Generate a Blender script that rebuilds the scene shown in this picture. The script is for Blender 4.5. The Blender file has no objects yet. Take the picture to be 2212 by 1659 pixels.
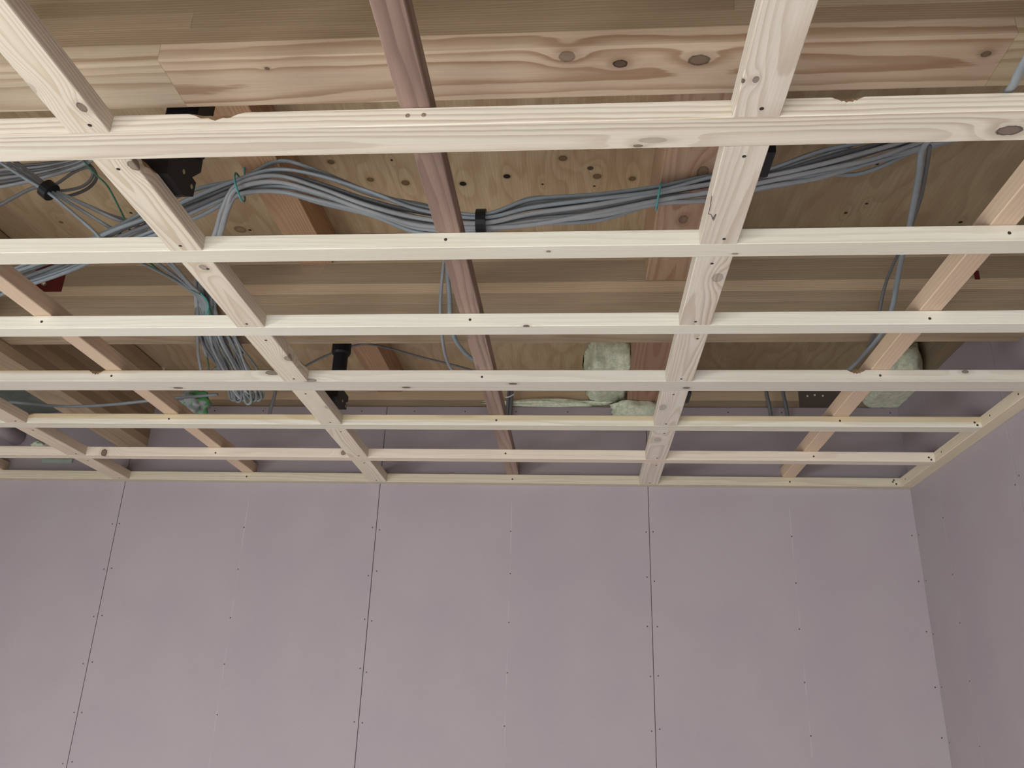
import bpy, bmesh, math, random
from mathutils import Vector, Matrix, noise
random.seed(7)
# ------------------------------------------------------------------ camera
ZO = 1.65                                   # eye height; the z values below are relative to the eye
FPX, YAW, PITCH, ROLL = 1823.36, -0.0855, 0.3809, 0.0325
W_, H_ = 2212, 1659
fw = Vector((math.sin(YAW)*math.cos(PITCH), math.cos(YAW)*math.cos(PITCH), math.sin(PITCH)))
rt = Vector((math.cos(YAW), -math.sin(YAW), 0)); up = rt.cross(fw)
R_ = rt*math.cos(ROLL) + up*math.sin(ROLL); U_ = up*math.cos(ROLL) - rt*math.sin(ROLL)
sc = bpy.context.scene
cam = bpy.data.cameras.new('camera'); co = bpy.data.objects.new('camera', cam); sc.collection.objects.link(co)
cam.sensor_fit = 'HORIZONTAL'; cam.sensor_width = 36; cam.lens = 36*FPX/W_; cam.clip_start = .02
co.matrix_world = Matrix(((R_.x, U_.x, -fw.x, 0), (R_.y, U_.y, -fw.y, 0), (R_.z, U_.z, -fw.z, ZO), (0, 0, 0, 1)))
sc.camera = co
def at(px, py, axis, val):                  # photo pixel -> point on a plane of the room
    d = R_*((px-W_/2)/FPX) - U_*((py-H_/2)/FPX) + fw
    return d*(val/d['xyz'.index(axis)])
# ------------------------------------------------------------------ light
sc.view_settings.view_transform = 'Standard'; sc.view_settings.look = 'None'
sc.view_settings.gamma = 1; sc.view_settings.use_curve_mapping = False
sc.view_settings.exposure = 0.0
wd = bpy.data.worlds.new('sky'); sc.world = wd; wd.use_nodes = True
wd.node_tree.nodes['Background'].inputs[0].default_value = (.75, .87, 1, 1)
wd.node_tree.nodes['Background'].inputs[1].default_value = 1.0
def area(name, loc, rot, sx, sy, power, col):
    l = bpy.data.lights.new(name, 'AREA'); l.shape = 'RECTANGLE'; l.size = sx; l.size_y = sy; l.energy = power; l.color = col
    o = bpy.data.objects.new(name, l); sc.collection.objects.link(o); o.location = loc; o.rotation_euler = rot
    return o
# daylight falls in through the rear garden opening and a side window added to light the right wall, sloping down on to the pale floor
area('garden_daylight', (-.25, -5.40, 1.15), (math.radians(90-38), 0, 0), 2.4, 1.8, 212, (.97, .99, 1))
area('added_side_daylight', (-2.93, -.30, 1.05), (math.radians(90-38), 0, math.radians(-90)), 1.5, 1.5, 122, (.97, .99, 1))
# ------------------------------------------------------------------ constants of the room
H, T = .7447, .0295                          # underside of the battens, their thickness
WB = 2.773                                   # face of the back wallboards
WR = 1.078                                   # face of the right wallboards
WL, YR, FL = -3.0, -5.5, -ZO                 # left wall, rear wall, floor
ZP = 1.177                                   # underside of the plywood deck
ZW = 1.028                                   # top of the wallboards
# ------------------------------------------------------------------ node helpers
class NT:
    def __init__(s, name):
        s.m = bpy.data.materials.new(name); s.m.use_nodes = True; s.t = s.m.node_tree
        s.n = s.t.nodes; s.b = s.n['Principled BSDF']; s.b.inputs['Specular IOR Level'].default_value = .25
    def new(s, typ, **kw):
        n = s.n.new(typ)
        for k, v in kw.items(): setattr(n, k, v)
        return n
    def put(s, sock, v):
        if isinstance(v, bpy.types.NodeSocket): s.t.links.new(v, sock)
        elif isinstance(v, (tuple, list)) and len(v) == 3 and sock.type == 'RGBA': sock.default_value = (*v, 1)
        else: sock.default_value = v
    def ma(s, op, a, b=None, c=None, clamp=False):
        n = s.new('ShaderNodeMath', operation=op, use_clamp=clamp); s.put(n.inputs[0], a)
        if b is not None: s.put(n.inputs[1], b)
        if c is not None: s.put(n.inputs[2], c)
        return n.outputs[0]
    def comb(s, x, y, z):
        n = s.new('ShaderNodeCombineXYZ'); s.put(n.inputs[0], x); s.put(n.inputs[1], y); s.put(n.inputs[2], z); return n.outputs[0]
    def sep(s, v):
        n = s.new('ShaderNodeSeparateXYZ'); s.put(n.inputs[0], v); return n.outputs
    def noise(s, v, scale=1, detail=2, rough=.5):
        n = s.new('ShaderNodeTexNoise'); s.put(n.inputs['Vector'], v); n.inputs['Scale'].default_value = scale
        n.inputs['Detail'].default_value = detail; n.inputs['Roughness'].default_value = rough; return n.outputs[0]
    def mr(s, v, a, b, c=0, d=1, smooth=True):
        n = s.new('ShaderNodeMapRange'); n.interpolation_type = 'SMOOTHSTEP' if smooth else 'LINEAR'
        s.put(n.inputs[0], v); n.inputs[1].default_value = a; n.inputs[2].default_value = b; n.inputs[3].default_value = c; n.inputs[4].default_value = d
        return n.outputs[0]
    def mix(s, f, a, b, mode='MIX'):
        n = s.new('ShaderNodeMix', data_type='RGBA', blend_type=mode); s.put(n.inputs[0], f); s.put(n.inputs[6], a); s.put(n.inputs[7], b); return n.outputs[2]
    def bump(s, h, dist, strength=.5):
        n = s.new('ShaderNodeBump'); s.put(n.inputs['Height'], h); n.inputs['Distance'].default_value = dist; n.inputs['Strength'].default_value = strength
        s.t.links.new(n.outputs[0], s.b.inputs['Normal'])
def wood(name, early, late, spacing=.005, pith=(.03, .05), strength=.7, warp=.012, knots=(), rough=.6, fibre=.16, tilt=.006, blotch=.25, stretch=1.0, heart=None):
    """solid-timber rings round a pith along local x; knots = (x, y, z, size along, size across[, darkness])"""
    g = NT(name)
    tc = g.new('ShaderNodeTexCoord').outputs['Object']; oi = g.new('ShaderNodeObjectInfo')
    x, y, z = g.sep(tc)
    rx = g.ma('MULTIPLY', oi.outputs['Random'], 31.7); ry = g.ma('MULTIPLY_ADD', oi.outputs['Random'], .05, -.025)
    xo = g.ma('ADD', x, rx)
    low = g.comb(g.ma('MULTIPLY', xo, 1.6*stretch), g.ma('MULTIPLY', y, 9), g.ma('MULTIPLY', z, 9))
    n1 = g.ma('MULTIPLY_ADD', g.noise(low, 1, 3, .55), 2*warp, -warp)
    low2 = g.comb(g.ma('MULTIPLY_ADD', xo, 1.1*stretch, 9.3), g.ma('MULTIPLY', y, 6), g.ma('MULTIPLY', z, 6))
    n2 = g.ma('MULTIPLY_ADD', g.noise(low2, 1, 2, .5), 3*warp, -1.5*warp)
    yy = g.ma('ADD', g.ma('ADD', y, g.ma('ADD', n1, ry)), -pith[0]); zz = g.ma('ADD', g.ma('MULTIPLY_ADD', x, tilt, z), g.ma('ADD', n2, -pith[1]))
    r = g.ma('SQRT', g.ma('MULTIPLY_ADD', yy, yy, g.ma('MULTIPLY', zz, zz)))
    cores = []
    for k in knots:
        dx = g.ma('DIVIDE', g.ma('SUBTRACT', x, k[0]), k[3]); dy = g.ma('DIVIDE', g.ma('SUBTRACT', y, k[1]), k[4]); dz = g.ma('DIVIDE', g.ma('SUBTRACT', z, k[2]), k[4])
        d2 = g.ma('MULTIPLY_ADD', dx, dx, g.ma('MULTIPLY_ADD', dy, dy, g.ma('MULTIPLY', dz, dz)))
        dw = g.ma('MULTIPLY', dx, g.ma('MULTIPLY', dx, .1)); dd = g.ma('MULTIPLY_ADD', g.ma('MULTIPLY_ADD', dy, dy, g.ma('MULTIPLY', dz, dz)), .22, dw)
        e = g.ma('EXPONENT', g.ma('MULTIPLY', dd, -1)); r = g.ma('MULTIPLY_ADD', e, k[4]*1.5, r)
        cores.append((d2, k[5] if len(k) > 5 else .8))
    fr = g.ma('FRACT', g.ma('DIVIDE', g.ma('MULTIPLY_ADD', g.noise(g.comb(g.ma('MULTIPLY', xo, 14), g.ma('MULTIPLY', y, 90), g.ma('MULTIPLY', z, 90)), 1, 2), spacing*.35, r), spacing))
    lw = g.ma('MULTIPLY', g.mr(fr, .30, .86), g.mr(fr, .9, 1, 1, 0))
    vr = g.mr(g.noise(g.comb(g.ma('MULTIPLY', xo, .9), g.ma('MULTIPLY', y, 22), g.ma('MULTIPLY', z, 22)), 1, 2), .3, .7, .45, 1)
    col = g.mix(g.ma('MULTIPLY', g.ma('MULTIPLY', lw, strength), vr), early, late)
    fb = g.noise(g.comb(g.ma('MULTIPLY', xo, 7), g.ma('MULTIPLY', y, 330), g.ma('MULTIPLY', z, 330)), 1, 2, .6)
    col = g.mix(g.mr(fb, .35, .75, fibre, 0), col, g.mix(.5, late, (.10, .06, .04)))
    bl = g.noise(g.comb(g.ma('MULTIPLY', xo, 1.7), g.ma('MULTIPLY', y, 14), g.ma('MULTIPLY', z, 14)), 1, 3)
    col = g.mix(g.mr(bl, .45, .75, 0, blotch), col, late)
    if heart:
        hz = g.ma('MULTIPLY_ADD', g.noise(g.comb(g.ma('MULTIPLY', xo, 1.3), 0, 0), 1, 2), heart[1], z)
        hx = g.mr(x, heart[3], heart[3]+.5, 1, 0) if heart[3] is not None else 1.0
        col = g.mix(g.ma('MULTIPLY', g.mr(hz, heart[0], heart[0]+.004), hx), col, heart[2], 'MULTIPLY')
    for d2, dk in cores:
        halo = g.mr(d2, 1.0, 5.0, .35*dk, 0); col = g.mix(halo, col, tuple(c*.6 for c in late))
        kn = g.noise(g.comb(g.ma('MULTIPLY', x, 160), g.ma('MULTIPLY', y, 160), g.ma('MULTIPLY', z, 160)), 1, 3)
        core = g.mr(g.ma('MULTIPLY_ADD', kn, .8, d2), 1.25, 1.55, dk, 0); edge = g.mr(d2, .35, .85, 0, .95)
        kc = g.mix(edge, (.13, .085, .058), (.016, .010, .008)); col = g.mix(core, col, kc)
    col = g.mix(1.0, col, oi.outputs['Color'], 'MULTIPLY')
    g.put(g.b.inputs['Base Color'], col); g.b.inputs['Roughness'].default_value = rough
    g.bump(g.ma('MULTIPLY_ADD', lw, .5, fb), .0004, .5)
    return g.m
def plain(name, col, rough=.6, metal=0, var=.15, scale=40, bump=0, spec=.3):
    g = NT(name); tc = g.new('ShaderNodeTexCoord').outputs['Object']; n = g.noise(tc, scale, 4)
    g.put(g.b.inputs['Base Color'], g.mix(g.mr(n, .3, .7, 0, var), col, tuple(c*.5 for c in col)))
    g.b.inputs['Roughness'].default_value = rough; g.b.inputs['Metallic'].default_value = metal; g.b.inputs['Specular IOR Level'].default_value = spec
    if bump: g.bump(n, bump, .8)
    return g.m
def plasterboard_mat():
    g = NT('pink_plasterboard'); tc = g.new('ShaderNodeTexCoord').outputs['Object']; x, y, z = g.sep(tc)
    n = g.noise(tc, 3.5, 4); f = g.noise(tc, 260, 3)
    col = g.mix(g.mr(n, .3, .7), (.335, .283, .302), (.352, .303, .310))
    col = g.mix(g.mr(f, .35, .7, 0, .10), col, (.24, .19, .205))
    ch = g.mr(g.ma('ABSOLUTE', g.ma('ADD', x, g.ma('MULTIPLY_ADD', g.noise(g.comb(0, 0, z), 2.5, 1), .006, -.003))), .0006, .0016, .5, 0)
    ch = g.ma('MULTIPLY', ch, g.mr(g.noise(g.comb(0, 0, z), 6, 3), .42, .6))
    col = g.mix(ch, col, (.48, .43, .44))
    g.put(g.b.inputs['Base Color'], col); g.b.inputs['Roughness'].default_value = .85; g.bump(f, .0003, .4)
    return g.m
def plywood_mat(knots=()):
    g = NT('structural_plywood'); tc = g.new('ShaderNodeTexCoord').outputs['Object']; oi = g.new('ShaderNodeObjectInfo')
    x, y, z = g.sep(tc); xo = g.ma('MULTIPLY_ADD', oi.outputs['Random'], 17.3, x); yo = g.ma('MULTIPLY_ADD', oi.outputs['Random'], 5.1, y)
    h = g.noise(g.comb(g.ma('MULTIPLY', xo, 5.2), g.ma('MULTIPLY', yo, 1.5), 0), 1, 3, .45)
    h = g.ma('MULTIPLY_ADD', xo, 1.1, h)
    vor = g.new('ShaderNodeTexVoronoi'); g.put(vor.inputs['Vector'], g.comb(g.ma('MULTIPLY', xo, 6.5), g.ma('MULTIPLY', yo, 6.5), 0)); vor.inputs['Scale'].default_value = 1
    vd = vor.outputs['Distance']; h = g.ma('MULTIPLY_ADD', g.ma('EXPONENT', g.ma('MULTIPLY', vd, -9)), .14, h)
    dark = []
    for kx, ky, kr_, kd in knots:
        dx = g.ma('DIVIDE', g.ma('SUBTRACT', x, kx), kr_); dy = g.ma('DIVIDE', g.ma('SUBTRACT', y, ky), kr_)
        d2 = g.ma('MULTIPLY_ADD', dx, dx, g.ma('MULTIPLY', dy, dy)); dark.append((d2, kd))
        e = g.ma('EXPONENT', g.ma('MULTIPLY', g.ma('MULTIPLY_ADD', dx, dx, g.ma('MULTIPLY', g.ma('MULTIPLY', dy, dy), .12)), -.16)); h = g.ma('MULTIPLY_ADD', e, .16, h)
    fr = g.ma('FRACT', g.ma('MULTIPLY', h, 9)); lw = g.ma('MULTIPLY', g.mr(fr, .3, .85), g.mr(fr, .88, 1, 1, 0))
    col = g.mix(g.ma('MULTIPLY', lw, .42), (.61, .475, .30), (.40, .27, .15))
    fb = g.noise(g.comb(g.ma('MULTIPLY', xo, 260), g.ma('MULTIPLY', yo, 9), 0), 1, 3); col = g.mix(g.mr(fb, .4, .7, .22, 0), col, (.23, .15, .085))
    bl = g.noise(g.comb(g.ma('MULTIPLY', xo, 9), g.ma('MULTIPLY', yo, 2), 0), 1, 2); col = g.mix(g.mr(bl, .45, .7, 0, .4), col, (.38, .24, .13))
    sel = g.mr(g.sep(vor.outputs['Color'])[0], .72, .74); kn = g.ma('MULTIPLY', g.mr(vd, .085, .105, 1, 0), sel)
    kr = g.ma('MULTIPLY', g.ma('MULTIPLY', g.mr(vd, .05, .08), g.mr(vd, .1, .12, 1, 0)), sel)
    col = g.mix(g.ma('MULTIPLY', kn, .55), col, (.30, .19, .09)); col = g.mix(g.ma('MULTIPLY', kr, .5), col, (.12, .07, .04))
    sel2 = g.mr(g.sep(vor.outputs['Color'])[1], .93, .94); col = g.mix(g.ma('MULTIPLY', g.ma('MULTIPLY', g.mr(vd, .05, .065, 1, 0), sel2), .9), col, (.045, .03, .022))
    for d2, kd in dark:
        col = g.mix(g.mr(d2, 1.0, 3.4, .35, 0), col, (.26, .17, .06))
        col = g.mix(g.mr(d2, .8, 1.15, 1, 0), col, (.012, .010, .009) if kd else (.20, .125, .06))
        if not kd: col = g.mix(g.ma('MULTIPLY', g.mr(d2, .45, .7), g.mr(d2, 1.0, 1.2, .6, 0)), col, (.09, .055, .03))
    col = g.mix(1, col, oi.outputs['Color'], 'MULTIPLY')
    g.put(g.b.inputs['Base Color'], col); g.b.inputs['Roughness'].default_value = .65; g.bump(fb, .0004, .5)
    return g.m
def foam_mat():
    g = NT('pale_green_foam'); tc = g.new('ShaderNodeTexCoord').outputs['Object']
    n = g.noise(tc, 60, 5, .65); m = g.noise(tc, 14, 3)
    col = g.mix(g.mr(n, .35, .7), (.60, .65, .48), (.86, .89, .70)); col = g.mix(g.mr(m, .5, .75, 0, .45), col, (.58, .62, .46))
    g.put(g.b.inputs['Base Color'], col); g.b.inputs['Roughness'].default_value = .9; g.bump(n, .004, .9)
    return g.m
PALE, PLATE = (.73, .67, .55), (.46, .355, .25)
M = dict(
    pine=wood('pale_pine', PALE, PLATE, .0052, (.04, .05), .62),
    pine_warm=wood('pinkish_pine', (.64, .485, .345), (.48, .34, .22), .006, (.06, .06), .4, fibre=.1),
    red=wood('reddish_brown_timber', (.34, .235, .185), (.155, .10, .08), .011, (.03, .02), .75, blotch=.65, warp=.02),
    joist=wood('orange_brown_fir', (.50, .335, .21), (.34, .19, .105), .006, (.05, .055), .7),
    joist_flat=wood('red_brown_fir_flat_grain', (.48, .325, .225), (.32, .17, .105), .011, (.0, -.035), .8, .016),
    lam=wood('laminated_timber', (.58, .455, .305), (.385, .265, .16), .0042, (.02, .16), .6, fibre=.22),
    board=plasterboard_mat(), ply=plywood_mat(), foam=foam_mat(),
    bark=plain('bark_wane', (.36, .235, .13), .8, 0, .7, 90, .002),
    screw=plain('dark_screw_head', (.07, .06, .05), .5, .6), zinc=plain('zinc_screw_head', (.5, .44, .32), .35, .8),
    black=plain('black_resin', (.012, .012, .013), .5, 0, .1), steel=plain('steel_plate', (.16, .13, .11), .5, .5),
    cable=plain('grey_cable_sheath', (.33, .345, .355), .42, 0, .2, 25), cable_b=plain('blue_grey_cable_sheath', (.28, .32, .345), .4, 0, .2, 25),
    cable_d=plain('dark_grey_cable_sheath', (.155, .16, .165), .45, 0, .2, 25),
    coil=plain('greenish_grey_sheath', (.185, .215, .205), .45, 0, .3, 25),
    green=plain('green_wire', (.05, .17, .11), .45), teal=plain('teal_tie', (.10, .40, .38), .4), tape=plain('black_tape', (.015, .015, .016), .35),
    redm=plain('red_sheet', (.10, .012, .009), .6), white=plain('white_plastic', (.7, .7, .66), .5), bounce_white=plain('bounce_white_floor', (.84, .83, .81), .7, 0, .06, 5),  # floor's white is invented, to bounce daylight up under the battens
    grey2=plain('grey_green_strip', (.34, .40, .34), .6),
    grey=plain('grey_felt', (.13, .15, .125), .95, 0, .5, 30, .004), pipe=plain('grey_pipe', (.52, .45, .48), .4), pencil=plain('pencil_line', (.10, .08, .10), .7),
    plaster=plain('plain_plaster', (.66, .64, .65), .85, 0, .1, 6), alu=plain('window_frame_metal', (.35, .34, .33), .4, .6))
gb = NT('cloudy_plastic_bag'); gt = gb.new('ShaderNodeTexCoord').outputs['Object']
gb.put(gb.b.inputs['Base Color'], gb.mix(gb.mr(gb.noise(gt, 22, 3), .5, .58), (.32, .34, .33), (.10, .33, .13))); gb.b.inputs['Roughness'].default_value = .25; M['bag'] = gb.m
# ------------------------------------------------------------------ object helpers
C = sc.collection
def link(name, me, mat, loc=(0, 0, 0), rotz=0, parent=None, smooth=False, color=None):
    """loc is relative to the eye for top-level objects and to the parent for parts"""
    o = bpy.data.objects.new(name, me); C.objects.link(o)
    if mat is not None and len(me.materials) == 0: me.materials.append(mat)
    if mat is not None and len(me.materials) == 1 and any(p.material_index == 1 for p in me.polygons): me.materials.append(M['bark'])
    if smooth:
        for p in me.polygons: p.use_smooth = True
    if parent: o.parent = parent; o.location = loc
    else: o.location = (loc[0], loc[1], loc[2]+ZO)
    o.rotation_euler = (0, 0, rotz)
    if color: o.color = (*color, 1)
    return o
def tag(o, label, cat, group=None):
    o['label'] = label; o['category'] = cat
    if group: o['group'] = group
    return o
def empty(name, loc, rotz=0):
    o = bpy.data.objects.new(name, None); C.objects.link(o); o.location = (loc[0], loc[1], loc[2]+ZO); o.rotation_euler = (0, 0, rotz); o.empty_display_size = .05
    return o
def struct(o): o['kind'] = 'structure'; return o
def mesh(name, vs, fs):
    me = bpy.data.meshes.new(name); me.from_pydata([tuple(v) for v in vs], [], fs); me.update(); return me
def board_mesh(name, L, Wd, Th, ch=.0011, notches=(), skew=0):
    """length on local x, width on y, thickness on z from 0 up; notches = (x, half length, depth) of wane bitten from the y- top edge"""
    xs = {-L/2, L/2}
    for n in notches:
        for i in range(-8, 9): xs.add(max(-L/2, min(L/2, n[0]+n[1]*i/8)))
    xs = sorted(xs); vs = []; w = Wd/2
    for x in xs:
        d = 0
        for n in notches:
            u = abs(x-n[0])/n[1]
            if u < 1: d = max(d, n[2]*(1-u*u)**1.5*(1+.18*math.sin(x*900)))
        sec = [(-w+ch, 0), (w-ch, 0), (w, ch), (w, Th-ch), (w-ch, Th), (-w+ch+d*.7, Th), (-w+d*.1, Th-ch-d), (-w, ch)]
        vs += [(x, a, b) for a, b in sec]
    fs = []; n = 8
    for i in range(len(xs)-1):
        for k in range(n): fs.append((i*n+k, i*n+(k+1) % n, (i+1)*n+(k+1) % n, (i+1)*n+k)[::-1])
    fs.append(tuple(range(n))[::1]); fs.append(tuple((len(xs)-1)*n+k for k in range(n))[::-1])
    me = mesh(name, vs, fs)
    if notches:
        for i in range(len(xs)-1):
            if any(abs((xs[i]+xs[i+1])/2-q[0]) < q[1]*.85 for q in notches): me.polygons[i*n+5].material_index = 1
    bm = bmesh.new(); bm.from_mesh(me); bmesh.ops.recalc_face_normals(bm, faces=bm.faces); bm.to_mesh(me); bm.free()
    return me
def box_mesh(name, x0, x1, y0, y1, z0, z1, bev=0):
    bm = bmesh.new(); bmesh.ops.create_cube(bm, size=1)
    for v in bm.verts: v.co = ((x0+x1)/2+v.co.x*(x1-x0), (y0+y1)/2+v.co.y*(y1-y0), (z0+z1)/2+v.co.z*(z1-z0))
    if bev: bmesh.ops.bevel(bm, geom=list(bm.edges), offset=bev, segments=1, affect='EDGES')
    me = bpy.data.meshes.new(name); bm.to_mesh(me); bm.free(); return me
def prism_mesh(name, pts, x0, x1):           # polygon in (y, z) pulled along x
    n = len(pts); vs = [(x0, *p) for p in pts]+[(x1, *p) for p in pts]
    fs = [tuple(range(n)), tuple(range(n, 2*n))[::-1]]+[(i, (i+1) % n, n+(i+1) % n, n+i) for i in range(n)]
    me = mesh(name, vs, fs); bm = bmesh.new(); bm.from_mesh(me); bmesh.ops.recalc_face_normals(bm, faces=bm.faces); bm.to_mesh(me); bm.free(); return me
def disc_mesh(name, r, h, axis, n=10):       # a low cone-frustum head standing h proud along axis
    ax = Vector(axis); a = ax.orthogonal().normalized(); b = ax.cross(a); vs = []
    for rr, hh in ((r, -.001), (r, h*.6), (r*.55, h)):
        vs += [a*math.cos(6.283*i/n)*rr+b*math.sin(6.283*i/n)*rr+ax*hh for i in range(n)]
    fs = [(k*n+i, k*n+(i+1) % n, (k+1)*n+(i+1) % n, (k+1)*n+i) for k in range(2) for i in range(n)]+[tuple(2*n+i for i in range(n))]
    return mesh(name, vs, fs)
SCREW_N = disc_mesh('screw_near', .0030, .0006, (0, -1, 0)); SCREW_D = disc_mesh('screw_down', .0030, .0006, (0, 0, -1)); SCREW_L = disc_mesh('screw_left', .0026, .0006, (-1, 0, 0))
WSCREW = disc_mesh('screw_wall', .0023, .0005, (0, -1, 0))
for m_ in (SCREW_N, SCREW_D, SCREW_L, WSCREW): m_.materials.append(M['screw'])
ZSCREW = disc_mesh('screw_zinc', .0034, .0007, (0, -1, 0)); ZSCREW.materials.append(M['zinc'])
def screw(me, parent, wp):                    # wp relative to the eye; parent at a known place, maybe turned about z
    o = bpy.data.objects.new('screw', me); C.objects.link(o); o.parent = parent
    inv = Matrix.Rotation(-parent.rotation_euler.z, 4, 'Z'); o.location = inv @ (Vector((wp[0], wp[1], wp[2]+ZO))-parent.location)
    o.rotation_euler = (0, 0, -parent.rotation_euler.z)
    return o
def catmull(pts, per=7):
    P = [pts[0]*2-pts[1]]+list(pts)+[pts[-1]*2-pts[-2]]; out = []
    for i in range(1, len(P)-2):
        for k in range(per):
            t = k/per; a, b, c, d = P[i-1], P[i], P[i+1], P[i+2]
            out.append(.5*((2*b)+(c-a)*t+(2*a-5*b+4*c-d)*t*t+(3*b-a-3*c+d)*t**3))
    out.append(P[-2]); return out
def tube(name, pts, ra, rb, mat, n=8, per=7, loc=None):
    path = catmull([Vector(p) for p in pts], per); o0 = path[0].copy() if loc is None else Vector(loc); vs = []; fs = []
    side = None
    for i, p in enumerate(path):
        t = (path[min(i+1, len(path)-1)]-path[max(i-1, 0)])
        t = t.normalized() if t.length > 1e-9 else Vector((1, 0, 0))
        if side is None: side = t.orthogonal().normalized() if abs(t.z) > .95 else t.cross(Vector((0, 0, 1))).normalized()
        side = (side-t*side.dot(t)).normalized(); nn = t.cross(side)
        for k in range(n): vs.append(p-o0+side*math.cos(6.2832*k/n)*rb+nn*math.sin(6.2832*k/n)*ra)
    for i in range(len(path)-1):
        for k in range(n): fs.append((i*n+k, i*n+(k+1) % n, (i+1)*n+(k+1) % n, (i+1)*n+k))
    fs.append(tuple(range(n))[::-1]); fs.append(tuple((len(path)-1)*n+k for k in range(n)))
    return link(name, mesh(name, vs, fs), mat, o0, smooth=True)
def cut(p, a, b):                             # px path helper: photo (x, y) at distance Y
    return at(p, a, 'y', b)
ORD = ['first', 'second', 'third', 'fourth', 'fifth', 'sixth', 'seventh', 'eighth', 'ninth']
# ------------------------------------------------------------------ the room
struct(link('floor', box_mesh('floor', WL-.1, WR+.1, YR-.1, WB+.1, FL-.1, FL), M['bounce_white']))
SCR_Z = [-.012-.151*k for k in range(-4, 10)]
wb = struct(link('wall_back', box_mesh('wall_back', WL-.1, WR+.12, WB+.0125, WB+.11, FL, .75), M['joist']))
def panel(parent, x0, x1, z0, z1, cols):
    me = box_mesh('plasterboard', -(x1-x0)/2+.0008, (x1-x0)/2-.0008, 0, .0124, 0, z1-z0, .0008)
    o = bpy.data.objects.new('plasterboard', me); C.objects.link(o); me.materials.append(M['board']); o.parent = parent
    return o
edges = [-3.0, -2.50, -1.590, -.680, .230, WR]
for a, b in zip(edges, edges[1:]):
    cx = (a+b)/2 if b-a > .89 else (a+.455 if a > 0 else b-.455)
    me = box_mesh('plasterboard', a-cx+.0009, b-cx-(.0009 if b < WR else -.004), 0, .0124, 0, ZW-FL, .0009); me.materials.append(M['board'])
    pb = bpy.data.objects.new('plasterboard', me); C.objects.link(pb); pb.parent = wb
    pb.location = Vector((cx, WB, FL))
    pb.location.z = FL
    cols = [(a+.013), cx, (b-.013)]
    if b == WR: cols = [a+.013, cx, b-.016]
    for ci, X in enumerate(cols):
        for k, z in enumerate(SCR_Z):
            if z > .72 and z < .80: continue
            if X < -2.05: continue
            s = bpy.data.objects.new('screw', WSCREW); C.objects.link(s); s.parent = pb
            s.location = (X-cx+random.uniform(-.003, .003), 0, z+random.uniform(-.008, .008)-FL)
    for X in [a+.1+.18*k for k in range(5)]:
        if X < b and X > -1.5:
            s = bpy.data.objects.new('screw', WSCREW); C.objects.link(s); s.parent = pb; s.location = (X-cx, 0, ZW-.018-FL)
wr = struct(link('wall_right', box_mesh('wall_right', WR+.0125, WR+.11, YR-.1, WB+.0125, FL, ZW-.01), M['joist']))
ys = [WB, 2.773-.667, 2.773-.667-.91, 2.773-.667-1.82, 2.773-.667-2.73, 2.773-.667-3.64, 2.773-.667-4.55, 2.773-.667-5.46, 2.773-.667-6.37, 2.773-.667-7.28, YR]
for b, a in zip(ys, ys[1:]):
    cy = (a+b)/2 if b-a > .89 else (b-.212 if b == WB else (a+b)/2)
    me = box_mesh('plasterboard', cy-b+(.0009 if b < WB else .0002), cy-a-.0009, 0, .0124, 0, ZW-FL, .0006); me.materials.append(M['board'])
    pb = bpy.data.objects.new('plasterboard', me); C.objects.link(pb); pb.parent = wr; pb.rotation_euler = (0, 0, -math.pi/2)
    pb.location = (WR, cy, FL)
    for Y in ((b-.014, cy, a+.012) if b == WB else (b-.012, cy, a+.012)):
        if Y < 1.2: continue
        for z in SCR_Z:
            if .70 < z < .82: continue
            s = bpy.data.objects.new('screw', WSCREW); C.objects.link(s); s.parent = pb
            s.location = (cy-Y+random.uniform(-.003, .003), 0, z+random.uniform(-.012, .012)-FL)
# rear wall with the wide garden opening that lets the daylight in
bm = bmesh.new()
def addbox(bm, x0, x1, y0, y1, z0, z1):
    r = bmesh.ops.create_cube(bm, size=1)
    for v in r['verts']: v.co = ((x0+x1)/2+v.co.x*(x1-x0), (y0+y1)/2+v.co.y*(y1-y0), (z0+z1)/2+v.co.z*(z1-z0))
for q in ((WL-.1, -1.52, FL, ZP), (1.02, WR+.1, FL, ZP), (-1.52, 1.02, .45, ZP), (-1.52, 1.02, FL, FL+.1)): addbox(bm, q[0], q[1], YR-.1, YR, q[2], q[3])
me = bpy.data.meshes.new('wall_rear'); bm.to_mesh(me); bm.free(); struct(link('wall_rear', me, M['plaster']))
bm = bmesh.new()
for q in ((-1.52, -1.47, FL+.1, .45), (.97, 1.02, FL+.1, .45), (-1.47, .97, .40, .45), (-1.47, .97, FL+.1, FL+.15)): addbox(bm, q[0], q[1], YR-.09, YR-.02, q[2], q[3])
me = bpy.data.meshes.new('window_1'); bm.to_mesh(me); bm.free(); struct(link('window_1', me, M['alu']))
bm = bmesh.new()
for q in ((YR-.1, -1.10, FL, ZP), (.50, WB+.11, FL, ZP), (-1.10, .50, .35, ZP), (-1.10, .50, FL, FL+.2)): addbox(bm, WL-.1, WL, q[0], q[1], q[2], q[3])
me = bpy.data.meshes.new('wall_left'); bm.to_mesh(me); bm.free(); struct(link('wall_left', me, M['plaster']))
bm = bmesh.new()
for q in ((-1.10, -1.05, FL+.2, .35), (.45, .50, FL+.2, .35), (-1.05, .45, .30, .35), (-1.05, .45, FL+.2, FL+.25)): addbox(bm, WL-.09, WL-.02, q[0], q[1], q[2], q[3])
me = bpy.data.meshes.new('added_window'); bm.to_mesh(me); bm.free(); struct(link('added_window', me, M['alu']))  # frame of the unseen side window, added for light on the right wall
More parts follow.
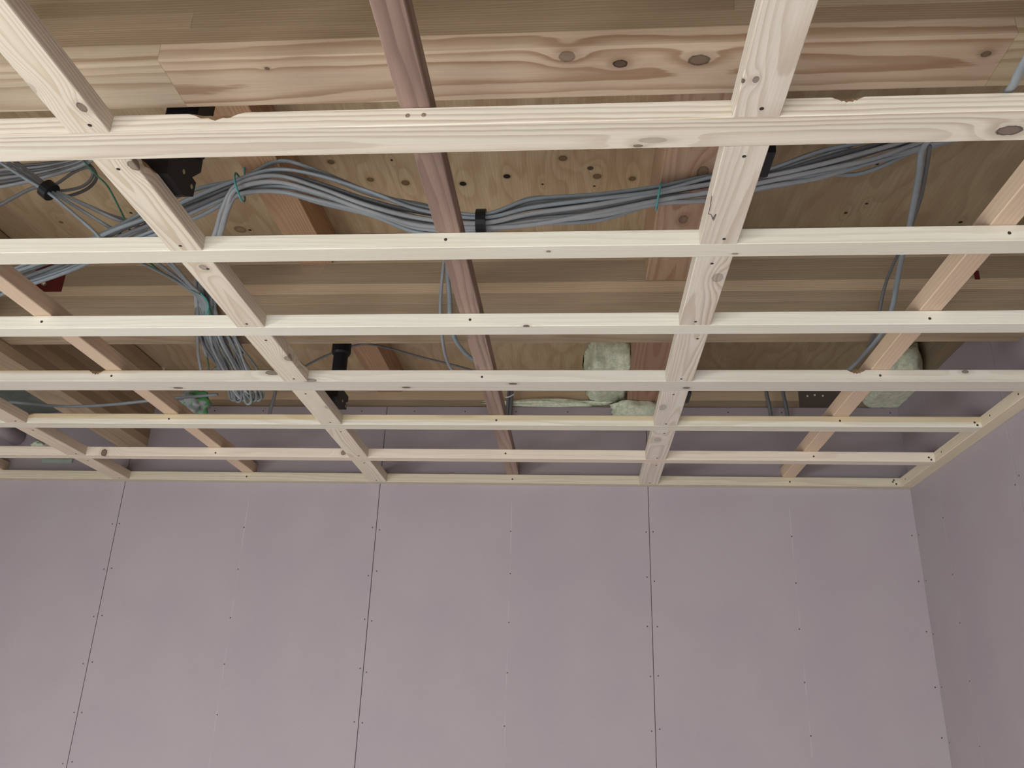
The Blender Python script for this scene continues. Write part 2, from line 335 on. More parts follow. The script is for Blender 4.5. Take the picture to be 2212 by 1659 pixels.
# plywood deck overhead, sheet by sheet
ce = struct(link('ceiling', box_mesh('ceiling', WL-.1, WR+.12, YR-.1, WB+.11, ZP+.0285, ZP+.05), M['bounce_white']))
PK = {(2, 3): [(1000, 397, .0085, 1), (1095, 381, .0085, 1), (876, 395, .0095, 0), (1216, 342, .0095, 0), (1290, 381, .0095, 0), (1366, 386, .008, 0), (800, 388, .008, 0), (715, 350, .008, 0), (1172, 398, .003, 1), (1284, 402, .003, 1), (846, 346, .003, 1)],
      (3, 3): [(1895, 355, .0035, 1), (1872, 440, .0035, 1), (1827, 460, .004, 1), (1986, 428, .004, 1), (2075, 480, .005, 1)],
      (1, 3): [(132, 480, .005, 0), (283, 460, .004, 1), (540, 497, .004, 1)]}
for i, (xa, xb) in enumerate(((WL, -1.59), (-1.59, -.68), (-.68, .23), (.23, 1.19))):
    for j, (ya, yb) in enumerate(((YR, -2.62), (-2.62, -.81), (-.81, 1.006), (1.006, 1.924), (1.924, WB+.11))):
        me = box_mesh('plywood_sheet', -(xb-xa)/2+.001, (xb-xa)/2-.001, -(yb-ya)/2+.001, (yb-ya)/2-.001, 0, .028, .001); 
        kl = [(at(a, b, 'z', ZP).x-(xa+xb)/2, at(a, b, 'z', ZP).y-(ya+yb)/2, r_, d_) for a, b, r_, d_ in PK.get((i, j), [])]
        me.materials.append(plywood_mat(kl) if kl else M['ply'])
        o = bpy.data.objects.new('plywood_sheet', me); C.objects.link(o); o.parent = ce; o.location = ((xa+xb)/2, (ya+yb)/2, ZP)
        o.color = (*[(.85, .95, .97, .66)[i]]*3, 1)  # right-hand sheets darkened in colour to stand in for weaker daylight there
struct(link('trim_1', box_mesh('trim_1', WL-.1, -1.646, WB+.013, WB+.11, .75, ZP), M['joist']))
# the framing goes on overhead behind the camera
for k in range(20):
    yb_ = .6115-.3035*k
    q = link('rear_batten', board_mesh('rear_batten', WR-WL-.05, .06 if k % 3 == 2 else .041, T, .0012), M['pine'], ((WL+WR)/2, yb_+.02, H), 0, ce)
for k in range(7):                            # unseen boards added to keep daylight out of the ceiling void
    ya_, yb_ = .32-.91*k, .32-.91*(k+1)
    q = link('added_shade_board', box_mesh('added_shade_board', WL+.002, WR-.002, max(yb_, YR)+.001, ya_-.001, H-.0125, H-.0005), M['board'], parent=ce)
for k in range(6):
    q = link('rear_beam', board_mesh('rear_beam', WR-WL-.05, .105, ZP-.908-.001, .001), M['lam'], ((WL+WR)/2, .088-.918*k, .908), 0, ce)
# ------------------------------------------------------------------ laminated beams
def beam(label, x0, x1, y0, y1, z0, n, along, tones, mats=None, th=.03, zt=ZP, joints=None):
    cx, cy = (x0+x1)/2, (y0+y1)/2; r = tag(empty('laminated_beam', (cx, cy, z0)), label, 'beam')
    L, Wd = ((x1-x0), (y1-y0)) if along == 'x' else ((y1-y0), (x1-x0))
    for k in range(n):
        t = min(th, zt-z0-k*th)-.0002
        if t < .004: break
        tn = tones[k % len(tones)]
        if joints and k in joints:                # finger-jointed lengths of one lamina
            js = [-L/2]+[a for a, _ in joints[k]]+[L/2]; ts = [tn]+[b for _, b in joints[k]]
            for a, b, tt in zip(js, js[1:], ts):
                me = board_mesh('lamina', b-a-.0004, Wd, t, .0003)
                for v in me.vertices: v.co.x += (a+b)/2
                link('lamina', me, (mats or {}).get(k, M['lam']), (0, 0, k*th+.0001), 0, r, color=tt)
            continue
        o = link('lamina', board_mesh('lamina', L, Wd, t, .0005), (mats or {}).get(k, M['lam']), (0, 0, k*th+.0001), 0 if along == 'x' else math.pi/2, r, color=tn)
    return r
def tn(v, warm=0): return (v*(1+warm), v, v*(1-warm))
kb = []
B1 = (-.5*(1.535-1.0905), .953, 1.0585, .908)
for px, py, a, b, d in ((1225, 122, .012, .011, .55), (1340, 138, .011, .008, .95), (1510, 130, .016, .011, .75), (577, 148, .004, .003, .8), (2130, 117, .007, .006, .7), (1680, 150, .004, .003, .5)):
    p = at(px, py, 'z', .908); kb.append((p.x-B1[0], p.y-1.00575, 0, a, b, d))
lam_b1 = wood('laminated_timber_flat_grain', (.78, .64, .475), (.42, .255, .145), .015, (.012, -.034), .85, .022, kb, fibre=.14, stretch=.7)
beam('big laminated beam nearest the camera, along the top of the picture', -1.535, 1.0905, .953, 1.0585, .908, 9, 'x',
     [(.98, 1.0, .98), tn(.80, .02), tn(.86), tn(.68, .03), tn(.8), tn(.8), tn(.8), tn(.8), tn(.8)], {0: lam_b1},
     joints={0: [(at(372, 180, 'z', .908).x-B1[0], tn(.97, .03)), (at(1660, 150, 'z', .908).x-B1[0], tn(.76, .05)), (at(2150, 150, 'z', .908).x-B1[0], (.80, .82, .74))],
             2: [(at(415, 45, 'y', .953).x-B1[0], tn(.72, .03)), (at(1590, 60, 'y', .953).x-B1[0], tn(.84))], 1: [(at(1700, 70, 'y', .953).x-B1[0], tn(.66, .06))]})
kb2 = [(at(x, y, 'y', 1.871).x-B1[0], -.0525, at(x, y, 'y', 1.871).z-.908-.03*q, .006, .004, .95) for x, y, q in ((1052, 618, 3), (1084, 642, 2))]
b2 = beam('laminated beam crossing the void behind the third long batten', -1.535, 1.0905, 1.871, 1.976, .908, 9, 'x',
     [tn(.86), tn(.72), tn(.8), tn(1.08), tn(.66), tn(.66), tn(.95), tn(.8), tn(.8)])
plug = disc_mesh('wood_plug', .033, .0008, (0, -1, 0), 24); pp = at(677, 573, 'y', 1.871)
link('wood_plug', plug, M['lam'], (pp.x-B1[0], 1.871-1.9235, pp.z-.908), 0, b2, color=tn(.72))
beam('laminated beam resting on the far pink wall above the wallboards', -1.535, 1.0905, WB+.0125, WB+.11, .758, 14, 'x', [tn(.8), tn(.8), tn(.8), tn(.8), tn(.8), tn(.8), tn(.8), tn(.8), tn(.8), tn(.66), tn(1.12), tn(1.05), tn(.9), tn(.9)])
beam('deep laminated beam running toward the far wall at the left', -1.645, -1.535, -.5, WB-.0005, .873, 11, 'y',
     [tn(1.05), tn(.62, .05), tn(.8, .05), tn(.58, .06), tn(.75), tn(.8), tn(1.05), tn(.9), tn(1), tn(.9), tn(.95)])
beam('dark beam lying on the right-hand pink wall', WR+.0125, WR+.11, -.5, WB+.0120, 1.0285, 5, 'y', [tn(.55), tn(.6), tn(.55), tn(.6), tn(.6)])
# square joists that carry the plywood
def joist(label, x0, x1, z0, ya, yb, tone, mat=None):
    return tag(link('floor_joist', board_mesh('floor_joist', yb-ya, x1-x0, ZP-z0-.0005, .0012), mat or M['joist'], ((x0+x1)/2, (ya+yb)/2, z0), math.pi/2, color=tone), label, 'joist', 'joists under the plywood deck')
jk = []
for px, py, a, b, d in ((1476, 474, .016, .010, .55), (1518, 372, .02, .012, .6)):
    p = at(px, py, 'z', 1.030); jk.append((p.y-(1.059+1.8705)/2, -(p.x-.225), 0, a, b, d))
JM = wood('red_brown_fir_knotty', (.50, .35, .235), (.32, .17, .105), .011, (.0, -.035), .8, .016, jk)
joist('orange-brown square joist between the two big beams, left of the red-brown rail', -.722, -.636, 1.088, 1.059, 1.8705, (1.05, 1.0, .95))
joist('orange-brown square joist behind the middle beam, beside the black capped hanger', -.722, -.636, 1.088, 1.9765, WB+.012, (.95, .9, .86))
joist('broad red-brown joist with a knot, between the two big beams behind the cables', .165, .285, 1.030, 1.059, 1.8705, (1, 1, 1), JM)
joist('broad red-brown joist behind the middle beam, beside the green foam', .165, .285, 1.030, 1.9765, WB+.012, (.95, .88, .85), M['joist_flat'])
# ------------------------------------------------------------------ long ceiling battens
rows = [(.9149, .9757), (1.2311, 1.2729), (1.5380, 1.5797), (1.8368, 1.8976), (2.1512, 2.1923), (2.4612, 2.4985)]
XR = 1.039; XL = WL+.002
def bx(px, i, yy=None): return at(px, yy, 'y', rows[i][0]).x
knots_px = {0: [(1378, 315, .007, .003, .8, 'b'), (2180, 282, .017, .010, .85, 'b'), (1410, 303, .02, .006, .3, 'b')], 1: [(1185, 543, .004, .003, .8, 'b'), (1588, 548, .006, .003, .6, 'b')],
            2: [(1137, 705, .007, .003, .95, 'b')], 3: [(385, 838, .012, .005, .95, 'b'), (878, 837, .01, .005, .9, 'b'), (1108, 829, .010, .005, .95, 'b'), (1483, 838, .008, .006, .85, 'b'), (2085, 803, .008, .004, .8, 'n'), (590, 805, .02, .006, .8, 'n'), (670, 822, .016, .005, .7, 'n')],
            4: [], 5: [(225, 978, .010, .012, .9, 'n'), (742, 978, .008, .008, .8, 'n')]}
notch_px = {0: [(466, 250, .042, .010), (1832, 210, .022, .007)], 3: [(1850, 800, .022, .008), (208, 803, .02, .009)], 4: [(60, 897, .02, .004)]}
style = [(PALE, PLATE, .0060, (.025, -.030), .75), ((.73, .695, .58), (.58, .495, .37), .0035, (.09, .05), .45), ((.745, .715, .605), (.61, .535, .42), .003, (.10, .06), .4),
         ((.64, .60, .51), (.50, .43, .34), .004, (.06, .04), .5), ((.68, .64, .53), (.54, .45, .32), .003, (.05, .03), .55), ((.70, .61, .49), (.56, .44, .33), .0028, (.06, .03), .5)]
ukes = [(-2.075, -2.033), (-1.163, -1.121), (-.2445, -.2025), (.667, .709)]
batten_name = ['widest pale batten with a dark oval knot, nearest the camera', 'smooth pale narrow batten, second row from the camera', 'bright pale narrow batten, third row from the camera',
               'wide pale batten with several dark knots, fourth row from the camera', 'thin tan batten with a bright underside, fifth row from the camera', 'thin tan batten in the sixth row, last before the wall ledger']
for i, (ya, yb) in enumerate(rows):
    cx, cy = (XL+XR)/2, (ya+yb)/2; kn = []
    for px, py, a, b, d, f in knots_px[i]:
        p = at(px, py, 'z', H) if f == 'b' else at(px, py, 'y', ya)
        kn.append((p.x-cx, p.y-cy, p.z-H, a, b, d))
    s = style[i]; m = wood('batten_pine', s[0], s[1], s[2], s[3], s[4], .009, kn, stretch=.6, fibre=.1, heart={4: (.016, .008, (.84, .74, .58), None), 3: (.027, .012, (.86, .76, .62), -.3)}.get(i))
    nt = [(at(px, py, 'y', ya).x-cx, l, d) for px, py, l, d in notch_px.get(i, [])]
    o = tag(link('ceiling_batten', board_mesh('ceiling_batten', XR-XL, yb-ya, T, .0012, nt), m, (cx, cy, H)), batten_name[i], 'batten', 'long ceiling battens')
    for ui, (ua, ub) in enumerate(ukes):
        X = (ua+ub)/2+random.uniform(-.006, .006)
        if i == 0 and ui == 2:
            screw(ZSCREW, o, (X-.011, ya, H+.016)); screw(ZSCREW, o, (X+.011, ya, H+.0165))
        else: screw(SCREW_N, o, (X, ya, H+.013+random.uniform(-.002, .004)))
    if i > 3: screw(SCREW_N, o, (XR-.016, ya, H+.013)); screw(SCREW_N, o, (XR-.010, ya, H+.006))
# ledgers on the walls
lm = wood('ledger_pine', (.56, .50, .375), (.43, .355, .24), .004, (.03, .04), .5, .008)
o = tag(link('wall_ledger', board_mesh('wall_ledger', WR-XL, .030, T, .0012), lm, ((XL+WR)/2, WB-.0155, H)), 'pale ledger batten fixed along the top of the far pink wall', 'batten')
for ua, ub in ukes: screw(SCREW_N, o, ((ua+ub)/2, WB-.0305, H+.013))
for dx, dz in ((.02, .022), (.024, .016), (.014, .009)): screw(SCREW_N, o, (XR-dx, WB-.0305, H+dz))
o = tag(link('wall_ledger', board_mesh('wall_ledger', WB-.032-(-.3), WR-XR, T, .0012), lm, ((XR+WR)/2, (WB-.032-.3)/2, H), math.pi/2, color=(1.2, 1.18, 1.16)), 'pale ledger batten running along the right-hand pink wall', 'batten')
for Y in (1.95, 2.10, 2.41, 2.70): screw(SCREW_L, o, (XR, Y, H+.014))
# ------------------------------------------------------------------ rails lying across the battens
rail_mats = [M['pine_warm'], M['pine_warm'], M['red'], M['pine_warm']]
rail_lab = ['tan hanger rail above the battens at the far left edge', 'pinkish-tan rail crossing above the battens at the left', 'dark reddish-brown rail crossing above the battens in the middle', 'pinkish-tan rail crossing above the battens at the right']
for (ua, ub), m, lb in zip(ukes, rail_mats, rail_lab):
    ya = .45
    tag(link('hanger_rail', board_mesh('hanger_rail', WB-ya-.001, ub-ua, .036, .0015), m, ((ua+ub)/2, (WB+ya)/2, H+T+.0003), math.pi/2), lb, 'rail', 'rails above the battens')
# ------------------------------------------------------------------ short blocking pieces between the battens
cols = [('left-edge', -1.620, .0605), ('left', -.7102, .0595), ('right', .1995, .0615)]
gaps = [(.30, rows[0][0])]+[(rows[i][1], rows[i+1][0]) for i in range(5)]+[(rows[5][1], WB-.0306)]
gapname = ['before the nearest long batten']+['between the %s and %s long battens' % (ORD[i], ORD[i+1]) for i in range(5)]+['between sixth batten and wall ledger']
bk = {(1, 0): [(177, 232, .010, .006, .8), (60, 190, .012, .01, .25)], (1, 1): [(292, 358, .012, .011, .7)], (1, 2): [(440, 578, .010, .008, .55)], (1, 3): [(625, 775, .014, .012, .6)],
      (2, 0): [(1604, 175, .004, .003, .9), (1633, 172, .006, .004, .7)], (2, 2): [(1550, 600, .016, .010, .4)], (2, 4): [(1432, 880, .02, .009, .35)], (2, 5): [(1420, 950, .016, .010, .35)], (1, 4): [(705, 880, .010, .004, .4)]}
bstyle = {1: ((.72, .655, .53), (.52, .41, .28)), 2: ((.69, .63, .53), (.48, .385, .285)), 0: ((.64, .545, .42), (.50, .385, .27))}
for ci, (cn, x0, w) in enumerate(cols):
    for gi, (ya, yb) in enumerate(gaps):
        if ci == 0 and gi < 4: continue
        cx = x0+w/2+random.uniform(-.0012, .0012); cy = (ya+yb)/2; L = yb-ya-.0006
        kn = []
        for px, py, a, b, d in bk.get((ci, gi), []):
            p = at(px, py, 'z', H); kn.append((p.y-cy, -(p.x-cx), 0, a, b, d))
        pale, late = bstyle[ci]
        m = wood('blocking_pine', pale, late, random.choice((.0045, .006, .0075)), (random.uniform(-.03, .03), random.choice((-.03, -.02, .05))), .72 if (ci, gi) != (2, 2) else .95, .012, kn, fibre=.1, tilt=random.uniform(-.03, .03))
        nt = []
        if (ci, gi) == (1, 1): nt = [(-.095, .045, .011)]
        if (ci, gi) == (1, 3): nt = [(.055, .06, .006)]
        o = tag(link('blocking_piece', board_mesh('blocking_piece', L, w, T, .0012, nt), m, (cx, cy, H), math.pi/2), 'short flat blocking piece in the %s column, %s' % (cn, gapname[gi]), 'batten', 'short blocking pieces')
        for Y in (ya+.022, yb-.016):
            if Y > .6: screw(SCREW_D, o, (cx+random.uniform(-.004, .012), Y, H))
        if (ci, gi) == (2, 1):
            pts = [at(x, y, 'z', H-.0004) for x, y in ((1537, 424), (1534, 445), (1531, 458), (1530, 462), (1536, 464), (1540, 474), (1542, 468), (1546, 463), (1544, 470), (1541, 476))]
            t = tube('pencil_mark', pts, .0005, .0005, M['pencil'], 5, 3); t.parent = o
            t.location = Matrix.Rotation(-math.pi/2, 4, 'Z') @ (t.location-o.location); t.rotation_euler = (0, 0, -math.pi/2)
# ------------------------------------------------------------------ black hangers that carry the blocking
def cyl_mesh(name, r, z0, z1, n=16, bev=.006):
    prof = [(r*.86, z0), (r, z0+bev), (r, z1-bev), (r*.80, z1)]; vs = [(q*math.cos(6.2832*i/n), q*math.sin(6.2832*i/n), z) for q, z in prof for i in range(n)]
    fs = [(k*n+i, k*n+(i+1) % n, (k+1)*n+(i+1) % n, (k+1)*n+i) for k in range(3) for i in range(n)]+[tuple(range(n))[::-1], tuple(3*n+i for i in range(n))]
    return mesh(name, vs, fs)
def hanger(label, x, y, ztop, w=.046, cap=None, foot=None, off=0, hs=1.0):
    r = tag(empty('ceiling_hanger', (x, y, H+T)), label, 'hanger', 'black resin ceiling hangers'); zt = ztop-(H+T)-.0005
    if cap: link('post', cyl_mesh('post', w/2, .09*hs, zt, 16, .001), M['black'], (off, 0, 0), parent=r)
    else: link('post', box_mesh('post', off-w/2, off+w/2, -.022, .036, .09*hs, zt, .004), M['black'], parent=r)
    s = foot or (-.032, .032)
    link('foot', prism_mesh('foot', [(-.055, .0005), (.004, .0005), (.034, .018*hs), (.034, .046*hs), (.019, .046*hs), (.043, .073*hs), (.041, .100*hs), (-.046, .100*hs), (-.060, .023*hs)], s[0], s[1]), M['black'], parent=r)
    link('top_plate', box_mesh('top_plate', off-.028, off+.028, -.03, .03, zt-.006, zt, .002), M['black'], parent=r)
    if cap: link('collar', cyl_mesh('collar', .0265, cap-(H+T)-.018, cap-(H+T)+.024), M['black'], (off, 0, 0), parent=r)
    for k, (dy, dz) in enumerate(((.022, .030*hs), (-.010, .036*hs))):
        sm = disc_mesh('hanger_screw', .0040, .0012, (1, 0, 0)); sm.materials.append(M['zinc'])
        q = bpy.data.objects.new('screw', sm); C.objects.link(q); q.parent = r; q.location = (s[1], dy, dz)
    return r
hanger('black hanger bracket with two bright screws beside the cable bundle at upper left', -.658, 1.106, 1.088, .056, foot=(-.03, .020))
hanger('black round-topped hanger post below the middle beam, left of centre', -.660, 2.105, 1.088, .040, cap=.950, foot=(-.025, .022), hs=.5)
hanger('black hanger half hidden by the right blocking column, beside the cables', .236, 1.085, 1.030, .03, foot=(.0, .047), off=.028)
hanger('black hanger behind the right blocking column beside the far beam', .240, 2.05, 1.030, .03, foot=(-.01, .040), off=.022, hs=.5)
# ------------------------------------------------------------------ main cable bundle
main = [(-140, 660, 1.74), (20, 608, 1.66), (150, 562, 1.56), (250, 515, 1.47), (340, 478, 1.45), (430, 440, 1.45), (518, 405, 1.45), (600, 388, 1.45), (690, 408, 1.45), (800, 440, 1.45), (910, 470, 1.45), (1040, 480, 1.45), (1150, 462, 1.45), (1290, 446, 1.45), (1423, 424, 1.45),
        (1540, 408, 1.45), (1650, 388, 1.45), (1770, 358, 1.45), (1880, 325, 1.45), (1990, 290, 1.45), (2100, 262, 1.45)]
mainP = [at(x, y, 'y', Y) for x, y, Y in main]
tight = {6: .8, 11: .8, 14: .85, 16: .85}
offs = [(-.013, .017), (0, .019), (.013, .016), (-.018, .006), (-.006, .006), (.007, .007), (.018, .004), (-.014, -.006), (-.002, -.006), (.010, -.007), (-.008, -.017), (.005, -.018), (.016, -.014)]
for ci, (oy, oz) in enumerate(offs):
    rnd = random.Random(ci*13+1); pts = []
    branch = ci in (7, 10, 11)
    for k, p in enumerate(mainP):
        s = tight.get(k, 1.12+rnd.uniform(-.1, .35)); ph = .35*math.sin(k*.7+ci*1.9); 
        a, b = oy*math.cos(ph)-oz*math.sin(ph), oy*math.sin(ph)+oz*math.cos(ph)
        if k in (7, 8) and ci in (0, 1): b += .014
        if k == 12 and ci in (1, 2): b += .016
        pts.append(p+Vector((0, a*s+rnd.uniform(-.002, .002), b*s+rnd.uniform(-.002, .002))))
    if branch:
        q = [at(x+3*ci-27, y, 'y', Y) for x, y, Y in ((452, 770, 1.98), (438, 715, 1.895), (430, 655, 1.83), (432, 590, 1.76), (455, 540, 1.62), (472, 500, 1.52), (487, 450, 1.47))]
        pts = q+pts[6:]
    if ci in (0, 6): pts = pts[:18]+[pts[18]+Vector((0, .02, -.015))]+[at(2030, 300, 'y', 1.47)]
    tag(tube('grey_cable', pts, .0036, .0052, M['cable_b'] if ci % 3 == 0 else (M['cable_d'] if ci in (4, 8) else M['cable'])), 'grey sheathed cable bound into the long sagging main bundle' if not branch else 'grey sheathed cable leaving the main bundle downward at the left tie', 'cable', 'cables of the main bundle' if not branch else 'cables branching down from the main bundle')
def ring(name, c, ny, nz, r, mat, label, tail=None, wid=None, lean=0):
    pts = [Vector(c)+Vector((lean*math.sin(a), ny*math.cos(a), nz*math.sin(a))) for a in [i*math.pi*2/14 for i in range(15)]]
    if wid:
        n = 18; vs = []
        for dx in (-wid/2, wid/2):
            for i in range(n): a = 6.2832*i/n; vs.append((dx, ny*math.cos(a), nz*math.sin(a)))
        fs = [(i, (i+1) % n, n+(i+1) % n, n+i) for i in range(n)]+[tuple(range(n)), tuple(range(n, 2*n))[::-1]]
        return tag(link(name, mesh(name, vs, fs), mat, c), label, 'cable tie')
    if tail: pts += [Vector(t) for t in tail]
    return tag(tube(name, pts, r, r, mat, 6, 3), label, 'cable tie')
c = mainP[6]; ring('cable_tie', c, .028, .030, .0022, M['teal'], 'teal wire tie round the bundle at its left bend', [c+Vector((-.004, .02, .045)), c+Vector((-.004, .01, .062))], lean=-.008)
c = mainP[14]; ring('cable_tie', c, .026, .028, .0022, M['teal'], 'teal wire tie round the bundle near the right blocking column', [c+Vector((.01, .01, .05)), c+Vector((.014, .0, .075))], lean=.006)
ring('cable_tape', mainP[11]+Vector((0, 0, -.0)), .026, .027, 0, M['tape'], 'black tape wrapped round the bundle at its lowest sag', wid=.020)
# ------------------------------------------------------------------ cables at the upper left
def px_cable(name, seq, ra, rb, mat, label, group=None, per=7):
    return tag(tube(name, [at(x, y, 'y', Y) for x, y, Y in seq], ra, rb, mat, per=per), label, 'cable', group)
G1 = 'cables of the left tangle'
L1 = 'grey cable in the tangle gathered by black tape at upper left'
for k, (dx, dy, dY) in enumerate(((0, 0, 0), (9, -5, .008), (-8, 6, -.006), (16, -2, .012))):
    px_cable('grey_cable', [(-60+dx, 290+dy, 1.36+dY), (20+dx, 352+dy, 1.38+dY), (105+dx*.6, 410+dy*.6, 1.40+dY), (150+dx, 438+dy*1.5, 1.42+dY), (215+dx*2.0, 478+dy*3, 1.45+dY), (270+dx*3, 512+dy*5, 1.5+dY), (330+dx*2, 560+dy*2, 1.60), (395+dx*.7, 610+dy*.4, 1.74), (436+dx*.5, 650, 1.82), (447+dx*.5, 705, 1.88), (462+dx*.5, 765, 1.97)], .0035, .005, M['cable'] if k % 2 else M['cable_b'], L1, G1)
for k in range(6):
    px_cable('grey_cable', [(-80, 418-9*k, 1.45), (0, 404-9*k, 1.45), (60, 392-7*k, 1.44), (120, 376-5*k, 1.43), (175, 358-4*k, 1.42), (225, 330-4*k, 1.40), (270, 300-5*k, 1.38)], .0033, .0048, M['cable_d'] if k % 2 else M['cable'], 'dark grey cable fanning out to the left edge behind the tangle', 'fanned cables at the left edge')
px_cable('grey_cable', [(105, 408, 1.41), (135, 412, 1.43), (175, 404, 1.45), (196, 388, 1.46), (200, 372, 1.46), (188, 362, 1.45), (160, 372, 1.44), (130, 392, 1.42), (108, 406, 1.41)], .0035, .0045, M['cable'], 'grey cable curled into a small loop beside the black tape')
px_cable('grey_cable', [(100, 412, 1.40), (140, 424, 1.43), (185, 410, 1.45), (207, 388, 1.46), (203, 368, 1.46), (185, 352, 1.45), (150, 345, 1.44)], .0035, .0045, M['cable_d'], 'dark cable curled round the outside of the small loop')
px_cable('green_wire', [(170, 335, 1.40), (205, 375, 1.42), (232, 402, 1.43), (258, 450, 1.45), (278, 492, 1.47), (300, 540, 1.55)], .002, .002, M['green'], 'thin green wire running down beside the left blocking column')
px_cable('grey_cable', [(-40, 462, 1.45), (0, 443, 1.44), (35, 424, 1.43), (70, 407, 1.42), (105, 400, 1.41)], .003, .0045, M['cable_d'], 'dark cable entering the tangle from the left edge, lowest one')
c = at(105, 411, 'y', 1.40); o = ring('cable_tape', c, .02, .02, 0, M['tape'], 'black tape gathering the cable tangle at upper left', wid=.018); o.rotation_euler = (0, .6, .3)
px_cable('grey_cable', [(-60, 618, 1.74), (30, 600, 1.72), (100, 594, 1.70), (160, 578, 1.68), (200, 555, 1.62), (260, 520, 1.54)], .0035, .0055, M['cable'], 'grey cable passing below the red sheet at the left edge')
px_cable('grey_cable', [(-60, 612, 1.76), (20, 592, 1.75), (60, 575, 1.72), (110, 552, 1.68), (160, 530, 1.6)], .0035, .0055, M['cable_b'], 'grey cable passing above the red sheet at the left edge')
# ------------------------------------------------------------------ hanging coil in the left bay
px_cable('green_wire', [(300, 545, 1.62), (345, 585, 1.70), (400, 618, 1.76), (440, 640, 1.80), (452, 665, 1.83), (460, 700, 1.86)], .0026, .0026, M['green'], 'thin green wire swinging across to the hanging coil')
for k in range(12):
    dx = (k-5.5)*4.8; z = random.Random(k+40); j = lambda a=8: z.uniform(-a, a); lo = 862+j(9)
    seq = [(446+dx*.55, 610, 1.80), (446+dx*.7+j(2), 645, 1.825), (452+dx*.8+j(), 690, 1.86), (470+dx+j(), 745, 1.925), (498+dx+j(), 805, 2.02), (520+dx*1.1+j(), 845, 2.085), (528+dx*1.15, lo, 2.115), (536+dx*1.1, lo+3, 2.118), (540+dx*1.1, lo-10, 2.10), (524+dx+j(), 800, 2.00), (492+dx*.9+j(), 740, 1.905), (472+dx*.7+j(), 690, 1.85)]
    px_cable('grey_cable', seq, .0027, .0038, [M['cable_d'], M['coil'], M['cable_d'], M['coil'], M['cable']][k % 5], 'grey cable looped down in the hanging coil at left', 'looped cables of the hanging coil')
px_cable('teal_wire', [(432, 632, 1.79), (446, 648, 1.80), (450, 664, 1.81), (444, 680, 1.83), (436, 700, 1.86)], .0022, .0022, M['teal'], 'teal wire binding the top of the hanging coil')
px_cable('grey_cable', [(428, 690, 1.87), (427, 730, 1.93), (428, 765, 1.99), (434, 800, 2.05), (438, 840, 2.12)], .003, .004, M['cable'], 'single grey cable hanging at the left of the coil')
px_cable('green_wire', [(436, 690, 1.87), (440, 740, 1.94), (448, 775, 2.0), (451, 800, 2.05), (452, 840, 2.12)], .0022, .0022, M['green'], 'thin green wire hanging at the left of the coil')
px_cable('grey_cable', [(500, 690, 1.88), (504, 735, 1.95), (516, 742, 1.97), (523, 760, 2.0), (508, 780, 2.02), (480, 790, 2.03), (462, 800, 2.04), (450, 830, 2.10)], .003, .0042, M['cable_d'], 'dark cable end curling out at the right of the coil')
px_cable('grey_cable', [(598, 820, 2.30), (594, 850, 2.36), (587, 875, 2.42), (580, 905, 2.48)], .004, .005, M['cable_d'], 'short dark cable dropping beside the left blocking column')
# ------------------------------------------------------------------ single cables in the middle and at the right
px_cable('grey_cable', [(962, 540, 1.70), (957, 585, 1.78), (953, 625, 1.82), (951, 670, 1.845), (955, 725, 1.90), (960, 760, 1.96), (968, 785, 2.02), (978, 800, 2.05), (1010, 830, 2.12)], .0035, .0042, M['cable'], 'slim grey cable hanging beside the red-brown rail, left one')
px_cable('grey_cable', [(968, 560, 1.72), (968, 605, 1.80), (971, 640, 1.83), (972, 680, 1.85), (980, 725, 1.90), (998, 755, 1.96), (1020, 775, 2.0), (1050, 790, 2.04)], .004, .006, M['cable_b'], 'thicker grey cable curving behind the red-brown rail')
px_cable('grey_cable', [(640, 805, 2.5), (672, 784, 2.4), (720, 762, 2.3), (765, 747, 2.22), (800, 744, 2.2), (850, 755, 2.22), (920, 774, 2.26), (1000, 794, 2.3), (1060, 812, 2.35)], .0032, .004, M['cable_d'], 'thin dark cable passing behind the black hanger post')
px_cable('grey_cable', [(2240, 90, .80), (2205, 150, .86), (2180, 195, .92), (2120, 250, 1.02), (2040, 285, 1.12), (1995, 318, 1.20), (1985, 380, 1.30), (1972, 450, 1.42), (1960, 510, 1.54), (1945, 570, 1.66), (1936, 620, 1.74), (1925, 672, 1.80), (1905, 720, 1.87), (1870, 762, 1.98), (1835, 797, 2.12), (1790, 830, 2.3)], .004, .006, M['cable_b'], 'blue-grey cable running the whole way down at the right')
px_cable('grey_cable', [(2008, 315, 1.22), (2000, 370, 1.30), (1985, 440, 1.45), (1955, 520, 1.62), (1932, 565, 1.72), (1914, 610, 1.80), (1903, 655, 1.84), (1898, 690, 1.87), (1885, 730, 1.94), (1868, 765, 2.05)], .003, .004, M['cable_d'], 'thinner dark cable beside the blue-grey one at the right')
for k, x in enumerate((1658, 1694)):
    px_cable('grey_cable', [(x-4, 820, 2.74), (x-2, 850, 2.75), (x+3, 872, 2.752), (x+7, 895, 2.755), (x+9, 915, 2.76)], .006, .007, M['cable_d'], ('left' if k == 0 else 'right')+' one of two dark cables dropping down the far wall')
for k, x in enumerate((1097, 1104)):
    px_cable('grey_cable', [(x+3, 835, 2.745), (x+1, 860, 2.75), (x-1, 885, 2.755), (x-2, 910, 2.76)], .005, .006, M['cable_d'], 'dark cable dropping down the far wall beside the red-brown rail', 'pair of cables beside the red-brown rail')
px_cable('white_tie', [(1092, 858, 2.735), (1100, 857, 2.73), (1111, 851, 2.73)], .0025, .0025, M['white'], 'white tie round the pair of dark wall cables')['category'] = 'cable tie'
px_cable('grey_cable', [(20, 868, 2.20), (105, 876, 2.20), (160, 878, 2.20), (240, 874, 2.20), (310, 867, 2.20), (400, 858, 2.20), (470, 852, 2.20)], .004, .006, M['cable_b'], 'grey cable stretched across the left beam above the fifth batten')
